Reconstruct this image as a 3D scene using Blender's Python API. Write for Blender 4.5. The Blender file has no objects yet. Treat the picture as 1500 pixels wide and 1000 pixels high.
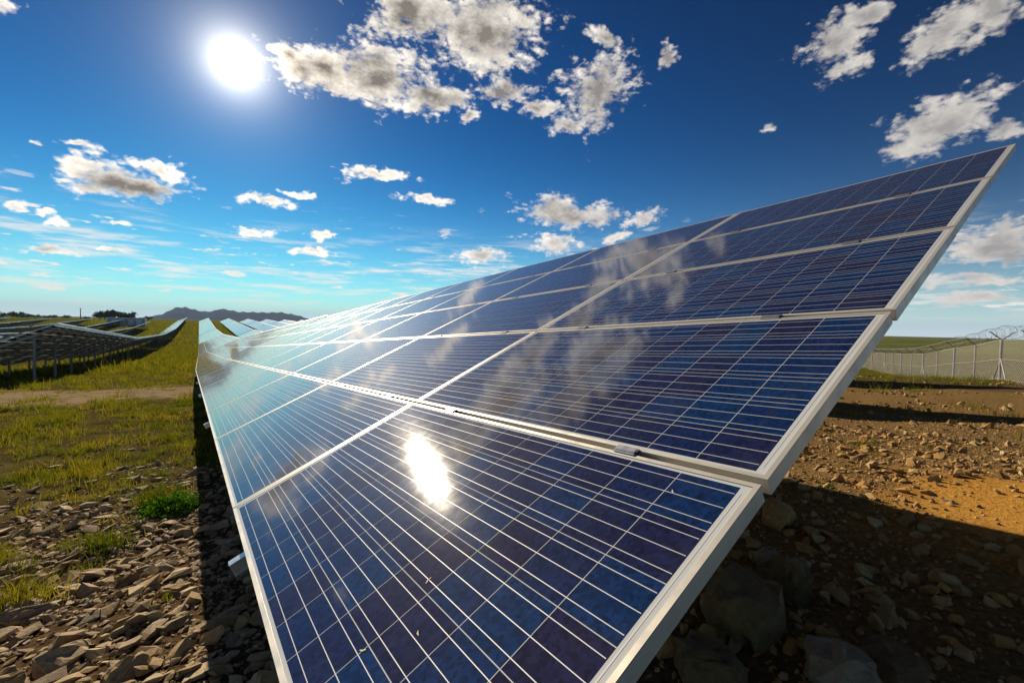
import bpy, bmesh, math, random
import numpy as np
from mathutils import Matrix, Vector

random.seed(7)
rng = np.random.default_rng(7)
sc = bpy.context.scene
COL = sc.collection
R = math.radians

# ------------------------------------------------------------------ camera
CAM = Vector((-0.1636, -0.4695, 0.7693))
RIGHT = Vector((0.8140, -0.5803, 0.0238))
DOWN = Vector((0.0005, -0.0403, -0.9992))
FWD = Vector((0.5808, 0.8134, -0.0325))
FPX = 660.8
cd = bpy.data.cameras.new('camera')
cd.sensor_width = 36.0
cd.lens = 36.0 * FPX / 1500.0
cd.clip_start = 0.02
cd.clip_end = 60000.0
cam = bpy.data.objects.new('camera', cd)
COL.objects.link(cam)
mw = Matrix.Identity(4)
for i in range(3):
    mw[i][0] = RIGHT[i]; mw[i][1] = -DOWN[i]; mw[i][2] = -FWD[i]; mw[i][3] = CAM[i]
cam.matrix_world = mw
sc.camera = cam

# ------------------------------------------------------------------ light
SUN = Vector((0.0616, 0.9008, 0.4299)).normalized()
SUN_EL = math.asin(SUN.z)
SUN_AZ = math.atan2(SUN.x, SUN.y)          # from +Y towards +X
sd = bpy.data.lights.new('sun', 'SUN')
sd.energy = 5.0
sd.angle = R(0.53)
sd.color = (1.0, 0.85, 0.63)
sun = bpy.data.objects.new('sun', sd)
COL.objects.link(sun)
sun.rotation_euler = (-SUN).to_track_quat('-Z', 'Y').to_euler()
sun.location = (0, 0, 30)

sc.view_settings.view_transform = 'Standard'
sc.view_settings.look = 'None'
sc.view_settings.exposure = 0.5
sc.view_settings.gamma = 1.0
sc.view_settings.use_curve_mapping = False
sc.render.engine = 'CYCLES'

# ------------------------------------------------------------------ node helper
class NT:
    def __init__(self, tree):
        self.t = tree; self.n = tree.nodes; self.l = tree.links
    def put(self, sock, val):
        if isinstance(val, bpy.types.NodeSocket): self.l.new(val, sock)
        else: sock.default_value = val
    def node(self, kind, **kw):
        nd = self.n.new(kind)
        for k, v in kw.items(): setattr(nd, k, v)
        return nd
    def math(self, op, a, b=0.0, c=None, clamp=False):
        nd = self.node('ShaderNodeMath', operation=op, use_clamp=clamp)
        self.put(nd.inputs[0], a); self.put(nd.inputs[1], b)
        if c is not None: self.put(nd.inputs[2], c)
        return nd.outputs[0]
    def vmath(self, op, a, b=(0, 0, 0), out=0):
        nd = self.node('ShaderNodeVectorMath', operation=op)
        self.put(nd.inputs[0], a)
        if op == 'SCALE': self.put(nd.inputs['Scale'], b)
        elif op not in ('LENGTH', 'NORMALIZE'): self.put(nd.inputs[1], b)
        return nd.outputs['Value'] if op in ('LENGTH', 'DOT_PRODUCT', 'DISTANCE') else nd.outputs[0]
    def mix(self, f, a, b, blend='MIX'):
        nd = self.node('ShaderNodeMix', data_type='RGBA', blend_type=blend)
        self.put(nd.inputs['Factor'], f); self.put(nd.inputs['A'], a) if False else None
        self.put(nd.inputs[6], a); self.put(nd.inputs[7], b)
        return nd.outputs[2]
    def ramp(self, f, a, b, o0=0.0, o1=1.0, smooth=True):
        nd = self.node('ShaderNodeMapRange', interpolation_type='SMOOTHSTEP' if smooth else 'LINEAR')
        self.put(nd.inputs[0], f); self.put(nd.inputs[1], a); self.put(nd.inputs[2], b)
        self.put(nd.inputs[3], o0); self.put(nd.inputs[4], o1)
        return nd.outputs[0]
    def noise(self, vec, scale, detail=4.0, rough=0.55, out='Fac', dist=0.0):
        nd = self.node('ShaderNodeTexNoise')
        if vec is not None: self.put(nd.inputs['Vector'], vec)
        nd.inputs['Scale'].default_value = scale
        nd.inputs['Detail'].default_value = detail
        nd.inputs['Roughness'].default_value = rough
        nd.inputs['Distortion'].default_value = dist
        return nd.outputs[out]

def c4(c): return (c[0], c[1], c[2], 1.0)

# ------------------------------------------------------------------ world: sky, sun aureole, clouds
def pix(px, py):
    return ((RIGHT * ((px - 750) / FPX) + DOWN * ((py - 500) / FPX) + FWD)).normalized()

# cloud banks as (bearing points, half sizes and lean); each turned into a direction in the sky
CLOUDS = [
 (470,100,82,44,12),(560,112,95,52,5),(610,28,85,44,0),(705,50,92,66,0),(645,148,55,28,0),(742,128,48,24,0),(420,82,34,22,25),
 (872,138,52,60,25),(882,60,33,20,25),(832,184,32,16,0),(788,158,26,14,0),(690,175,18,11,-20),(980,85,14,24,20),
 (1222,62,62,36,-30),(1262,26,56,22,-20),(1228,108,48,18,-28),(1390,58,92,34,-22),(1462,18,60,30,-22),(1372,182,98,34,-28),(1478,186,46,18,-25),
 (4,12,26,20,0),(190,266,86,30,14),(112,209,45,8,4),(122,240,50,16,6),(228,240,46,13,22),(45,213,14,6,0),
 (546,260,54,13,4),(627,297,35,10,-3),(390,296,38,11,0),(432,279,30,6,15),(836,312,96,24,2),(942,320,28,15,-16),(806,356,42,19,-5),(896,356,24,9,-8),
 (385,345,28,8,3),(470,345,26,9,0),(457,371,28,6,3),(702,377,40,11,-2),(20,304,26,6,6),(75,311,22,5,3),(90,326,18,7,6),(178,328,22,4,6),
 (75,367,60,6,3),(165,364,42,4,5),(1450,366,88,30,-8),(1420,413,70,10,-4),(1425,440,85,11,0),(1124,195,12,8,0),
]
SKY_GAMMA, SKY_GAIN = 2.3, 0.66
def build_world():
    w = bpy.data.worlds.new('World'); sc.world = w; w.use_nodes = True
    nt = NT(w.node_tree); nt.n.clear()
    out = nt.node('ShaderNodeOutputWorld'); bg = nt.node('ShaderNodeBackground')
    nt.l.new(bg.outputs[0], out.inputs[0])
    tc = nt.node('ShaderNodeTexCoord')
    d = nt.vmath('NORMALIZE', tc.outputs['Generated'])
    sky = nt.node('ShaderNodeTexSky', sky_type='NISHITA')
    sky.sun_disc = False
    sky.sun_elevation = SUN_EL
    sky.sun_rotation = SUN_AZ
    sky.altitude = 1300.0; sky.air_density = 1.0; sky.dust_density = 0.08; sky.ozone_density = 1.2
    c = nt.vmath('MULTIPLY', sky.outputs[0], (0.050, 0.115, 0.120))
    g = nt.node('ShaderNodeGamma'); nt.l.new(c, g.inputs[0]); g.inputs[1].default_value = SKY_GAMMA
    c = nt.vmath('SCALE', g.outputs[0], SKY_GAIN)
    c = nt.vmath('DIVIDE', c, nt.vmath('ADD', (1.0, 1.0, 1.0), nt.vmath('SCALE', c, 0.6)))
    hs = nt.node('ShaderNodeHueSaturation'); hs.inputs['Saturation'].default_value = 1.75
    nt.l.new(c, hs.inputs['Color'])
    skyc = hs.outputs[0]
    sep = nt.node('ShaderNodeSeparateXYZ'); nt.l.new(d, sep.inputs[0])
    z = sep.outputs[2]
    # aureole round the sun
    cosang = nt.vmath('DOT_PRODUCT', d, tuple(SUN))
    ang = nt.math('ARCCOSINE', nt.math('MINIMUM', cosang, 1.0))
    q = nt.math('DIVIDE', ang, R(0.95))
    core = nt.math('EXPONENT', nt.math('MULTIPLY', q, -1.0))
    halo = nt.math('DIVIDE', 1.0, nt.math('ADD', 1.0, nt.math('POWER', nt.math('DIVIDE', ang, R(3.4)), 2.0)))
    # ---- clouds
    wv = nt.noise(d, 9.0, 4.0, 0.6, 'Color')
    dw = nt.vmath('ADD', d, nt.vmath('SCALE', nt.vmath('SUBTRACT', wv, (0.5, 0.5, 0.5)), 0.085))
    acc = None; accb = None
    banks = []
    for (px, py, rx, ry, ro) in CLOUDS:
        c = pix(px, py)
        a = R(ro)
        e1 = pix(px + rx * math.cos(a), py + rx * math.sin(a)) - c
        e2 = pix(px - ry * math.sin(a), py + ry * math.cos(a)) - c
        banks.append((c, e1, e2))
    # the same kind of clouds all round, out of this view too
    rr = random.Random(3)
    for _ in range(16):
        az = rr.uniform(R(100), R(330)); el = rr.uniform(R(8), R(60))
        c = Vector((math.sin(az) * math.cos(el), math.cos(az) * math.cos(el), math.sin(el)))
        t = c.cross(Vector((0, 0, 1))).normalized(); s = t.cross(c).normalized()
        r0 = rr.uniform(0.05, 0.13)
        banks.append((c, t * r0, s * r0 * rr.uniform(.3, .6)))
    for ib, (c, e1, e2) in enumerate(banks):
        r1 = e1.length; a1 = e1.normalized()
        a3 = c
        a1 = (a1 - a3 * a1.dot(a3)).normalized()
        a2 = a3.cross(a1).normalized()
        r2 = max(abs(e2.dot(a2)), 0.004)
        m = Matrix((a1, a2, a3)).transposed()
        mp = nt.node('ShaderNodeMapping', vector_type='TEXTURE')
        mp.inputs['Location'].default_value = c
        mp.inputs['Rotation'].default_value = m.to_euler()
        mp.inputs['Scale'].default_value = (r1 * 1.12, r2 * 1.12, 0.6)
        nt.l.new(dw, mp.inputs['Vector'])
        ln = nt.vmath('LENGTH', mp.outputs[0])
        if ib < 20 or ib in (21, 30, 44) or ib >= len(CLOUDS): accb = ln if accb is None else nt.math('MINIMUM', accb, ln)
        else: acc = ln if acc is None else nt.math('MINIMUM', acc, ln)
    Fb = nt.math('SUBTRACT', 1.0, accb)
    F = nt.math('SUBTRACT', 1.0, nt.math('MINIMUM', acc, accb))
    flat = nt.vmath('MULTIPLY', d, (1.0, 1.0, 1.7))
    n1 = nt.noise(flat, 17.0, 5.0, 0.6)
    b1 = nt.math('ABSOLUTE', nt.math('SUBTRACT', nt.math('MULTIPLY', nt.noise(flat, 26.0, 2.0, 0.4), 2.0), 1.0))
    b2 = nt.math('ABSOLUTE', nt.math('SUBTRACT', nt.math('MULTIPLY', nt.noise(flat, 64.0, 2.0, 0.4), 2.0), 1.0))
    bill = nt.math('SUBTRACT', nt.math('ADD', b1, nt.math('MULTIPLY', b2, 0.6)), 0.30)
    n2 = nt.noise(flat, 60.0, 5.0, 0.66)
    nn = nt.math('ADD', nt.math('MULTIPLY', nt.math('SUBTRACT', n1, 0.5), 1.6), nt.math('ADD', nt.math('MULTIPLY', bill, 0.9), nt.math('MULTIPLY', nt.math('SUBTRACT', n2, 0.5), 1.0)))
    T = nt.math('ADD', F, nn)
    dens = nt.ramp(T, -0.04, 0.62)
    n1o = nt.noise(nt.vmath('ADD', flat, tuple(SUN * 0.030)), 17.0, 5.0, 0.6)
    rel = nt.math('MULTIPLY', nt.math('SUBTRACT', n1, n1o), 1.5)
    thick = nt.ramp(nt.math('ADD', nt.math('MULTIPLY', Fb, 1.1), nt.math('MULTIPLY', nn, 0.38)), 0.08, 1.10, smooth=False)
    thin = nt.ramp(nt.math('ADD', F, nt.math('MULTIPLY', nn, 0.4)), 0.30, 1.1, 0.0, 0.38)
    thick = nt.math('SUBTRACT', nt.math('MAXIMUM', thick, thin), rel)
    thick = nt.math('ADD', thick, nt.math('MULTIPLY', bill, -0.22), clamp=True)
    thick = nt.math('ADD', nt.math('MULTIPLY', thick, 1.05), nt.math('MULTIPLY', nt.math('SUBTRACT', n2, 0.5), 0.28), clamp=True)
    away = nt.ramp(ang, R(12), R(70))
    # thin streaks low over the horizon
    st = nt.vmath('MULTIPLY', d, (1.0, 1.0, 9.0))
    n3 = nt.noise(st, 8.5, 8.0, 0.62)
    lowm = nt.math('MULTIPLY', nt.ramp(z, 0.005, 0.05), nt.ramp(z, 0.22, 0.10))
    streak = nt.math('MULTIPLY', nt.math('MULTIPLY', nt.ramp(n3, 0.47, 0.68), lowm), 0.8)
    st2 = nt.vmath('MULTIPLY', d, (1.0, 1.0, 4.5))
    n4 = nt.noise(st2, 21.0, 6.0, 0.55)
    n5 = nt.noise(st2, 4.0, 2.0, 0.5)
    puff = nt.math('MULTIPLY', nt.ramp(nt.math('ADD', n4, nt.math('MULTIPLY', nt.math('SUBTRACT', n5, 0.5), 0.35)), 0.60, 0.70), nt.math('MULTIPLY', nt.ramp(z, 0.01, 0.04), nt.ramp(z, 0.24, 0.16)))
    streak = nt.math('MAXIMUM', streak, nt.math('MULTIPLY', puff, 0.9))
    edge = nt.mix(nt.math('POWER', halo, 0.65), nt.mix(away, (0.78, 0.74, 0.68, 1), (0.52, 0.49, 0.455, 1)), (2.2, 1.9, 1.5, 1))
    corec = nt.mix(halo, nt.mix(away, (0.17, 0.15, 0.13, 1), (0.26, 0.245, 0.24, 1)), (0.16, 0.12, 0.08, 1))
    cloudc = nt.mix(thick, edge, corec)
    # sky + aureole
    low = nt.math('MULTIPLY', nt.math('EXPONENT', nt.math('MULTIPLY', nt.math('MAXIMUM', z, 0.0), -14.0)), 0.90)
    bgc = nt.mix(low, skyc, (0.71, 0.735, 0.755, 1))
    halo3 = nt.math('DIVIDE', 0.95, nt.math('ADD', 1.0, nt.math('POWER', nt.math('DIVIDE', ang, R(2.4)), 2.2)))
    bgc = nt.vmath('ADD', bgc, nt.vmath('SCALE', (0.92, 0.87, 0.78), halo3))
    withs = nt.mix(streak, bgc, (0.74, 0.69, 0.62, 1))
    col = nt.mix(dens, withs, cloudc)
    col = nt.vmath('ADD', col, nt.vmath('SCALE', (1.0, 0.93, 0.82), nt.math('MULTIPLY', core, 2.4)))
    col = nt.vmath('SCALE', col, 10.0)
    nt.l.new(col, bg.inputs[0])
    bg.inputs[1].default_value = 0.10
build_world()

# ------------------------------------------------------------------ mesh helpers
def mesh_from(name, verts, faces, mat=None, smooth=False, mats=None, fmat=None):
    me = bpy.data.meshes.new(name)
    me.from_pydata([tuple(v) for v in verts], [], faces)
    if mats:
        for m in mats: me.materials.append(m)
        if fmat is not None: me.polygons.foreach_set('material_index', np.asarray(fmat, dtype=np.int32))
    elif mat: me.materials.append(mat)
    if smooth: me.polygons.foreach_set('use_smooth', [True] * len(me.polygons))
    me.update()
    return me
def big_mesh(name, V, Fc, mat, smooth=False):
    """V (n,3) float, Fc (m,k) int: fast build"""
    me = bpy.data.meshes.new(name)
    V = np.ascontiguousarray(V, dtype=np.float32); Fc = np.ascontiguousarray(Fc, dtype=np.int32)
    m, k = Fc.shape
    me.vertices.add(len(V)); me.vertices.foreach_set('co', V.ravel())
    me.loops.add(m * k); me.loops.foreach_set('vertex_index', Fc.ravel())
    me.polygons.add(m); me.polygons.foreach_set('loop_start', np.arange(m, dtype=np.int32) * k)
    me.polygons.foreach_set('loop_total', np.full(m, k, dtype=np.int32))
    me.polygons.foreach_set('use_smooth', np.full(m, smooth))
    me.materials.append(mat)
    me.update(calc_edges=True)
    return me
def add(name, me, parent=None, loc=None, rot=None, scale=None):
    o = bpy.data.objects.new(name, me); COL.objects.link(o)
    if parent is not None: o.parent = parent
    if loc is not None: o.location = loc
    if rot is not None: o.rotation_euler = rot
    if scale is not None: o.scale = scale
    return o
def tag(o, label=None, cat=None, group=None, kind=None):
    if label: o['label'] = label
    if cat: o['category'] = cat
    if group: o['group'] = group
    if kind: o['kind'] = kind
    return o
class MB:
    def __init__(self): self.v = []; self.f = []; self.m = []
    def box(self, x0, x1, y0, y1, z0, z1, mi=0, M=None):
        b = len(self.v)
        p = [(x0,y0,z0),(x1,y0,z0),(x1,y1,z0),(x0,y1,z0),(x0,y0,z1),(x1,y0,z1),(x1,y1,z1),(x0,y1,z1)]
        if M is not None: p = [tuple(M @ Vector(q)) for q in p]
        self.v += p
        for q in ((3,2,1,0),(4,5,6,7),(0,1,5,4),(1,2,6,5),(2,3,7,6),(3,0,4,7)):
            self.f.append([b + i for i in q]); self.m.append(mi)
    def quad(self, a, b, c, d, mi=0):
        n = len(self.v); self.v += [a, b, c, d]; self.f.append([n, n+1, n+2, n+3]); self.m.append(mi)
    def bar(self, p, q, r, mi=0, sides=6, r2=None):
        p = Vector(p); q = Vector(q); a = (q - p).normalized()
        t = a.orthogonal().normalized(); s = a.cross(t)
        n = len(self.v)
        for (c, rad) in ((p, r), (q, r if r2 is None else r2)):
            for i in range(sides):
                th = 2 * math.pi * i / sides
                self.v.append(tuple(c + t * math.cos(th) * rad + s * math.sin(th) * rad))
        for i in range(sides):
            j = (i + 1) % sides
            self.f.append([n+i, n+j, n+sides+j, n+sides+i]); self.m.append(mi)
        self.f.append([n+i for i in reversed(range(sides))]); self.m.append(mi)
        self.f.append([n+sides+i for i in range(sides)]); self.m.append(mi)
    def mesh(self, name, *mats):
        return mesh_from(name, self.v, self.f, mats=list(mats), fmat=self.m)

# ------------------------------------------------------------------ materials
def new_mat(name):
    m = bpy.data.materials.new(name); m.use_nodes = True
    nt = NT(m.node_tree); nt.n.clear()
    o = nt.node('ShaderNodeOutputMaterial'); b = nt.node('ShaderNodeBsdfPrincipled')
    nt.l.new(b.outputs[0], o.inputs[0])
    return m, nt, b, o
def simple(name, col, rough=0.6, metal=0.0, var=0.15, scale=8.0, bump=0.0, bscale=60.0):
    m, nt, b, o = new_mat(name)
    tc = nt.node('ShaderNodeTexCoord')
    n = nt.noise(tc.outputs['Object'], scale, 5.0, 0.6)
    c1 = c4([c * (1 - var) for c in col]); c2 = c4([min(1, c * (1 + var)) for c in col])
    nt.put(b.inputs['Base Color'], nt.mix(nt.ramp(n, .3, .7), c1, c2))
    nt.put(b.inputs['Roughness'], nt.ramp(n, .2, .8, rough * .85, min(1, rough * 1.15)))
    b.inputs['Metallic'].default_value = metal
    if rough >= .8: b.inputs['Specular IOR Level'].default_value = 0.0
    if bump:
        bp = nt.node('ShaderNodeBump'); bp.inputs['Strength'].default_value = bump; bp.inputs['Distance'].default_value = 0.01
        nt.put(bp.inputs['Height'], nt.noise(tc.outputs['Object'], bscale, 4.0, .6)); nt.l.new(bp.outputs[0], b.inputs['Normal'])
    return m

COAT_R = 0.062
def glassed(name, kind):
    """what lies bonded under the front glass: its own colour below a clear coat"""
    m, nt, b, o = new_mat(name)
    tc = nt.node('ShaderNodeTexCoord'); P = tc.outputs['Object']
    geo = nt.node('ShaderNodeNewGeometry'); G = geo.outputs['Position']
    dust = nt.ramp(nt.noise(G, 5.0, 8.0, .7), .42, .85, 0.0, 0.04)
    al = nt.vmath('DOT_PRODUCT', G, (0.0, .9984, -.0564)); up = nt.vmath('DOT_PRODUCT', G, (.9055, .0239, .4238))
    cb = nt.node('ShaderNodeCombineXYZ'); nt.put(cb.inputs[0], nt.math('MULTIPLY', al, 22.0)); nt.put(cb.inputs[1], nt.math('MULTIPLY', up, 1.1))
    dust = nt.math('ADD', dust, nt.ramp(nt.noise(cb.outputs[0], 1.0, 5.0, .6), .52, .80, 0.0, 0.035))
    speck = nt.ramp(nt.noise(G, 420.0, 2.0, .6), .70, .80, 0.0, 0.16)
    if kind == 'cell':
        oi = nt.node('ShaderNodeObjectInfo'); at = nt.node('ShaderNodeAttribute', attribute_name='rnd')
        r = nt.math('FRACT', nt.math('ADD', oi.outputs['Random'], at.outputs['Fac']))
        vo = nt.node('ShaderNodeTexVoronoi'); nt.put(vo.inputs['Vector'], G); vo.inputs['Scale'].default_value = 90.0
        gr = nt.node('ShaderNodeSeparateColor'); nt.l.new(vo.outputs['Color'], gr.inputs[0])
        cr = nt.node('ShaderNodeValToRGB'); e = cr.color_ramp
        e.elements[0].position = 0; e.elements[0].color = (0.004, 0.019, 0.085, 1)
        e.elements[1].position = 1; e.elements[1].color = (0.011, 0.011, 0.046, 1)
        for p_, c_ in ((.3, (0.003, 0.026, 0.100, 1)), (.5, (0.005, 0.017, 0.076, 1)), (.75, (0.009, 0.014, 0.060, 1))):
            x = e.elements.new(p_); x.color = c_
        blot = nt.noise(G, 9.0, 3.0, .6)
        nt.put(cr.inputs[0], nt.math('ADD', r, nt.math('MULTIPLY', nt.math('SUBTRACT', blot, .5), .35)))
        base = nt.mix(1.0, cr.outputs[0], nt.node('ShaderNodeCombineColor').outputs[0], 'ADD')
        k = nt.ramp(gr.outputs[0], 0, 1, .62, 1.45, smooth=False)
        base = nt.vmath('SCALE', cr.outputs[0], k)
    elif kind == 'field':
        base = (0.020, 0.024, 0.062, 1)
        n = nt.noise(G, 2.0, 2.0, .5)
        base = nt.mix(nt.ramp(n, .3, .7), (0.014, 0.018, 0.055, 1), (0.03, 0.03, 0.075, 1))
    elif kind == 'bus':
        base = (0.62, 0.63, 0.64, 1)
    else:
        base = (0.58, 0.60, 0.62, 1)
    base = nt.mix(nt.math('ADD', dust, speck), base, (0.42, 0.38, 0.33, 1))
    nt.put(b.inputs['Base Color'], base)
    b.inputs['Roughness'].default_value = 0.5
    b.inputs['Metallic'].default_value = 0.15 if kind == 'bus' else 0.0
    b.inputs['Specular IOR Level'].default_value = 0.0
    b.inputs['Coat Weight'].default_value = 1.0
    b.inputs['Coat IOR'].default_value = 1.45
    nt.put(b.inputs['Coat Roughness'], nt.ramp(nt.noise(G, 14.0, 6.0, .65), .3, .75, COAT_R * .9, COAT_R * 1.15))
    bp = nt.node('ShaderNodeBump'); bp.inputs['Strength'].default_value = 0.006; bp.inputs['Distance'].default_value = 0.002
    nt.put(bp.inputs['Height'], nt.noise(G, 350.0, 2.0, .5)); nt.l.new(bp.outputs[0], b.inputs['Coat Normal'])
    # thin film of dust: a faint broad sheen towards the sun
    gl = nt.node('ShaderNodeBsdfGlossy'); gl.inputs['Roughness'].default_value = 0.58; gl.inputs['Color'].default_value = (1, .95, .88, 1)
    lw = nt.node('ShaderNodeLayerWeight'); lw.inputs[0].default_value = 0.5
    ms = nt.node('ShaderNodeMixShader'); nt.put(ms.inputs[0], nt.math('ADD', 0.0025, nt.math('MULTIPLY', nt.math('POWER', lw.outputs['Facing'], 4.0), 0.028)))
    nt.l.new(b.outputs[0], ms.inputs[1]); nt.l.new(gl.outputs[0], ms.inputs[2]); nt.l.new(ms.outputs[0], o.inputs[0])
    return m
M_CELL = glassed('silicon_cell', 'cell')
M_BUS = glassed('busbar_ribbon', 'bus')
M_BACK = glassed('white_backsheet', 'back')
M_FIELD = glassed('distant_module_glass', 'field')

def alu(name, col):
    m, nt, b, o = new_mat(name)
    tc = nt.node('ShaderNodeTexCoord'); P = tc.outputs['Object']
    n = nt.noise(P, 6.0, 6.0, .65)
    nt.put(b.inputs['Base Color'], nt.mix(nt.ramp(n, .35, .75), c4(col), c4([c * .8 for c in col])))
    b.inputs['Metallic'].default_value = 0.5
    nt.put(b.inputs['Roughness'], nt.ramp(n, .3, .7, .32, .5))
    # extruded ribs along the frame's side
    sx = nt.node('ShaderNodeSeparateXYZ'); nt.l.new(P, sx.inputs[0])
    rib = nt.math('SINE', nt.math('MULTIPLY', sx.outputs[2], 900.0))
    bp = nt.node('ShaderNodeBump'); bp.inputs['Strength'].default_value = 0.35; bp.inputs['Distance'].default_value = 0.001
    nt.put(bp.inputs['Height'], rib); nt.l.new(bp.outputs[0], b.inputs['Normal'])
    return m
M_FRAME = alu('anodised_frame', (0.74, 0.70, 0.62))
M_CLAMP = simple('clamp_aluminium', (0.62, 0.62, 0.62), .3, .8, .08, 30)
M_GLARE = simple('bright_glare_strip', (0.80, 0.79, 0.76), .3, .5, .05, 3)  # pale metal for the added strips that imitate glare on far tables
M_STRAW = simple('dry_straw', (.80, .72, .52), .9)
M_BOLT = simple('dark_bolt', (0.05, 0.05, 0.055), .4, .6)
M_STEEL = simple('galvanised_steel', (0.30, 0.29, 0.27), .45, .5, .15, 5)
M_POST = simple('post_steel', (0.22, 0.22, 0.23), .5, .35, .18, 4)
M_WHITE = simple('cabin_white_paint', (0.72, 0.71, 0.70), .5, 0, .05, 2)
M_GREY = simple('cabin_grey_panel', (0.40, 0.42, 0.46), .5, 0, .08, 2)
M_WIRE = simple('fence_wire', (0.42, 0.41, 0.37), .5, .3)
M_WOOD = simple('fence_post_steel', (0.33, 0.30, 0.28), .6, .2, .2, 6)

def stone_mat(name, cols):
    m, nt, b, o = new_mat(name)
    tc = nt.node('ShaderNodeTexCoord'); P = tc.outputs['Object']; geo = nt.node('ShaderNodeNewGeometry'); G = geo.outputs['Position']
    oi = nt.node('ShaderNodeObjectInfo')
    per = nt.math('FRACT', nt.math('ADD', oi.outputs['Random'], geo.outputs['Random Per Island']))
    cr = nt.node('ShaderNodeValToRGB'); e = cr.color_ramp
    e.elements[0].color = c4(cols[0]); e.elements[1].color = c4(cols[-1])
    for i, c in enumerate(cols[1:-1]):
        x = e.elements.new((i + 1) / (len(cols) - 1)); x.color = c4(c)
    nt.put(cr.inputs[0], per)
    n = nt.noise(G, 28.0, 8.0, .7); n2 = nt.noise(G, 6.0, 3.0, .5)
    base = nt.mix(nt.ramp(n, .35, .72), cr.outputs[0], nt.vmath('SCALE', cr.outputs[0], .66))
    base = nt.mix(nt.ramp(n2, .55, .75, 0, .35), base, (.34, .22, .10, 1))
    nt.put(b.inputs['Base Color'], base)
    b.inputs['Roughness'].default_value = .82
    b.inputs['Specular IOR Level'].default_value = .15
    bp = nt.node('ShaderNodeBump'); bp.inputs['Strength'].default_value = .55; bp.inputs['Distance'].default_value = .008
    nt.put(bp.inputs['Height'], nt.noise(G, 55.0, 7.0, .65)); nt.l.new(bp.outputs[0], b.inputs['Normal'])
    return m
M_STONE = stone_mat('shale_stone', [(.24,.16,.08),(.44,.30,.15),(.32,.25,.16),(.60,.45,.26),(.17,.12,.08)])
M_OCHRE = stone_mat('ochre_rubble', [(.36,.20,.06),(.44,.27,.10),(.28,.16,.06),(.50,.36,.18),(.34,.19,.05)])
M_PALE = stone_mat('pale_boulder_stone', [(.26,.20,.14),(.29,.23,.16),(.24,.19,.13)])
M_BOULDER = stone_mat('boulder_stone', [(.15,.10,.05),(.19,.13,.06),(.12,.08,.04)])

def leaf_mat(name, cols, trans=.35, scale=.6):
    m = bpy.data.materials.new(name); m.use_nodes = True
    nt = NT(m.node_tree); nt.n.clear()
    o = nt.node('ShaderNodeOutputMaterial')
    geo = nt.node('ShaderNodeNewGeometry'); G = geo.outputs['Position']
    cr = nt.node('ShaderNodeValToRGB'); e = cr.color_ramp
    e.elements[0].color = c4(cols[0]); e.elements[1].color = c4(cols[-1])
    for i, c in enumerate(cols[1:-1]):
        x = e.elements.new((i + 1) / (len(cols) - 1)); x.color = c4(c)
    big = nt.noise(G, scale, 4.0, .6)
    f = nt.math('ADD', nt.math('MULTIPLY', geo.outputs['Random Per Island'], .45), nt.ramp(big, .3, .7, 0, .55))
    nt.put(cr.inputs[0], f)
    df = nt.node('ShaderNodeBsdfDiffuse'); nt.l.new(cr.outputs[0], df.inputs[0])
    tr = nt.node('ShaderNodeBsdfTranslucent'); nt.put(tr.inputs[0], nt.mix(1.0, cr.outputs[0], (1.5, 1.35, .6, 1), 'MULTIPLY'))
    mx = nt.node('ShaderNodeMixShader'); mx.inputs[0].default_value = trans
    nt.l.new(df.outputs[0], mx.inputs[1]); nt.l.new(tr.outputs[0], mx.inputs[2]); nt.l.new(mx.outputs[0], o.inputs[0])
    return m
M_GRASS = leaf_mat('dry_green_grass', [(.040,.070,.008),(.085,.115,.012),(.17,.16,.020),(.26,.20,.05)], .45, 1.1)
M_SHRUB = leaf_mat('shrub_leaf', [(.035,.10,.010),(.06,.16,.016),(.09,.20,.02)], .4, 9.0)
M_TREE = leaf_mat('tree_leaf', [(.018,.03,.010),(.035,.05,.014),(.05,.06,.02)], .25, .2)
M_BARK = simple('tree_bark', (.10, .075, .05), .9)

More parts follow.
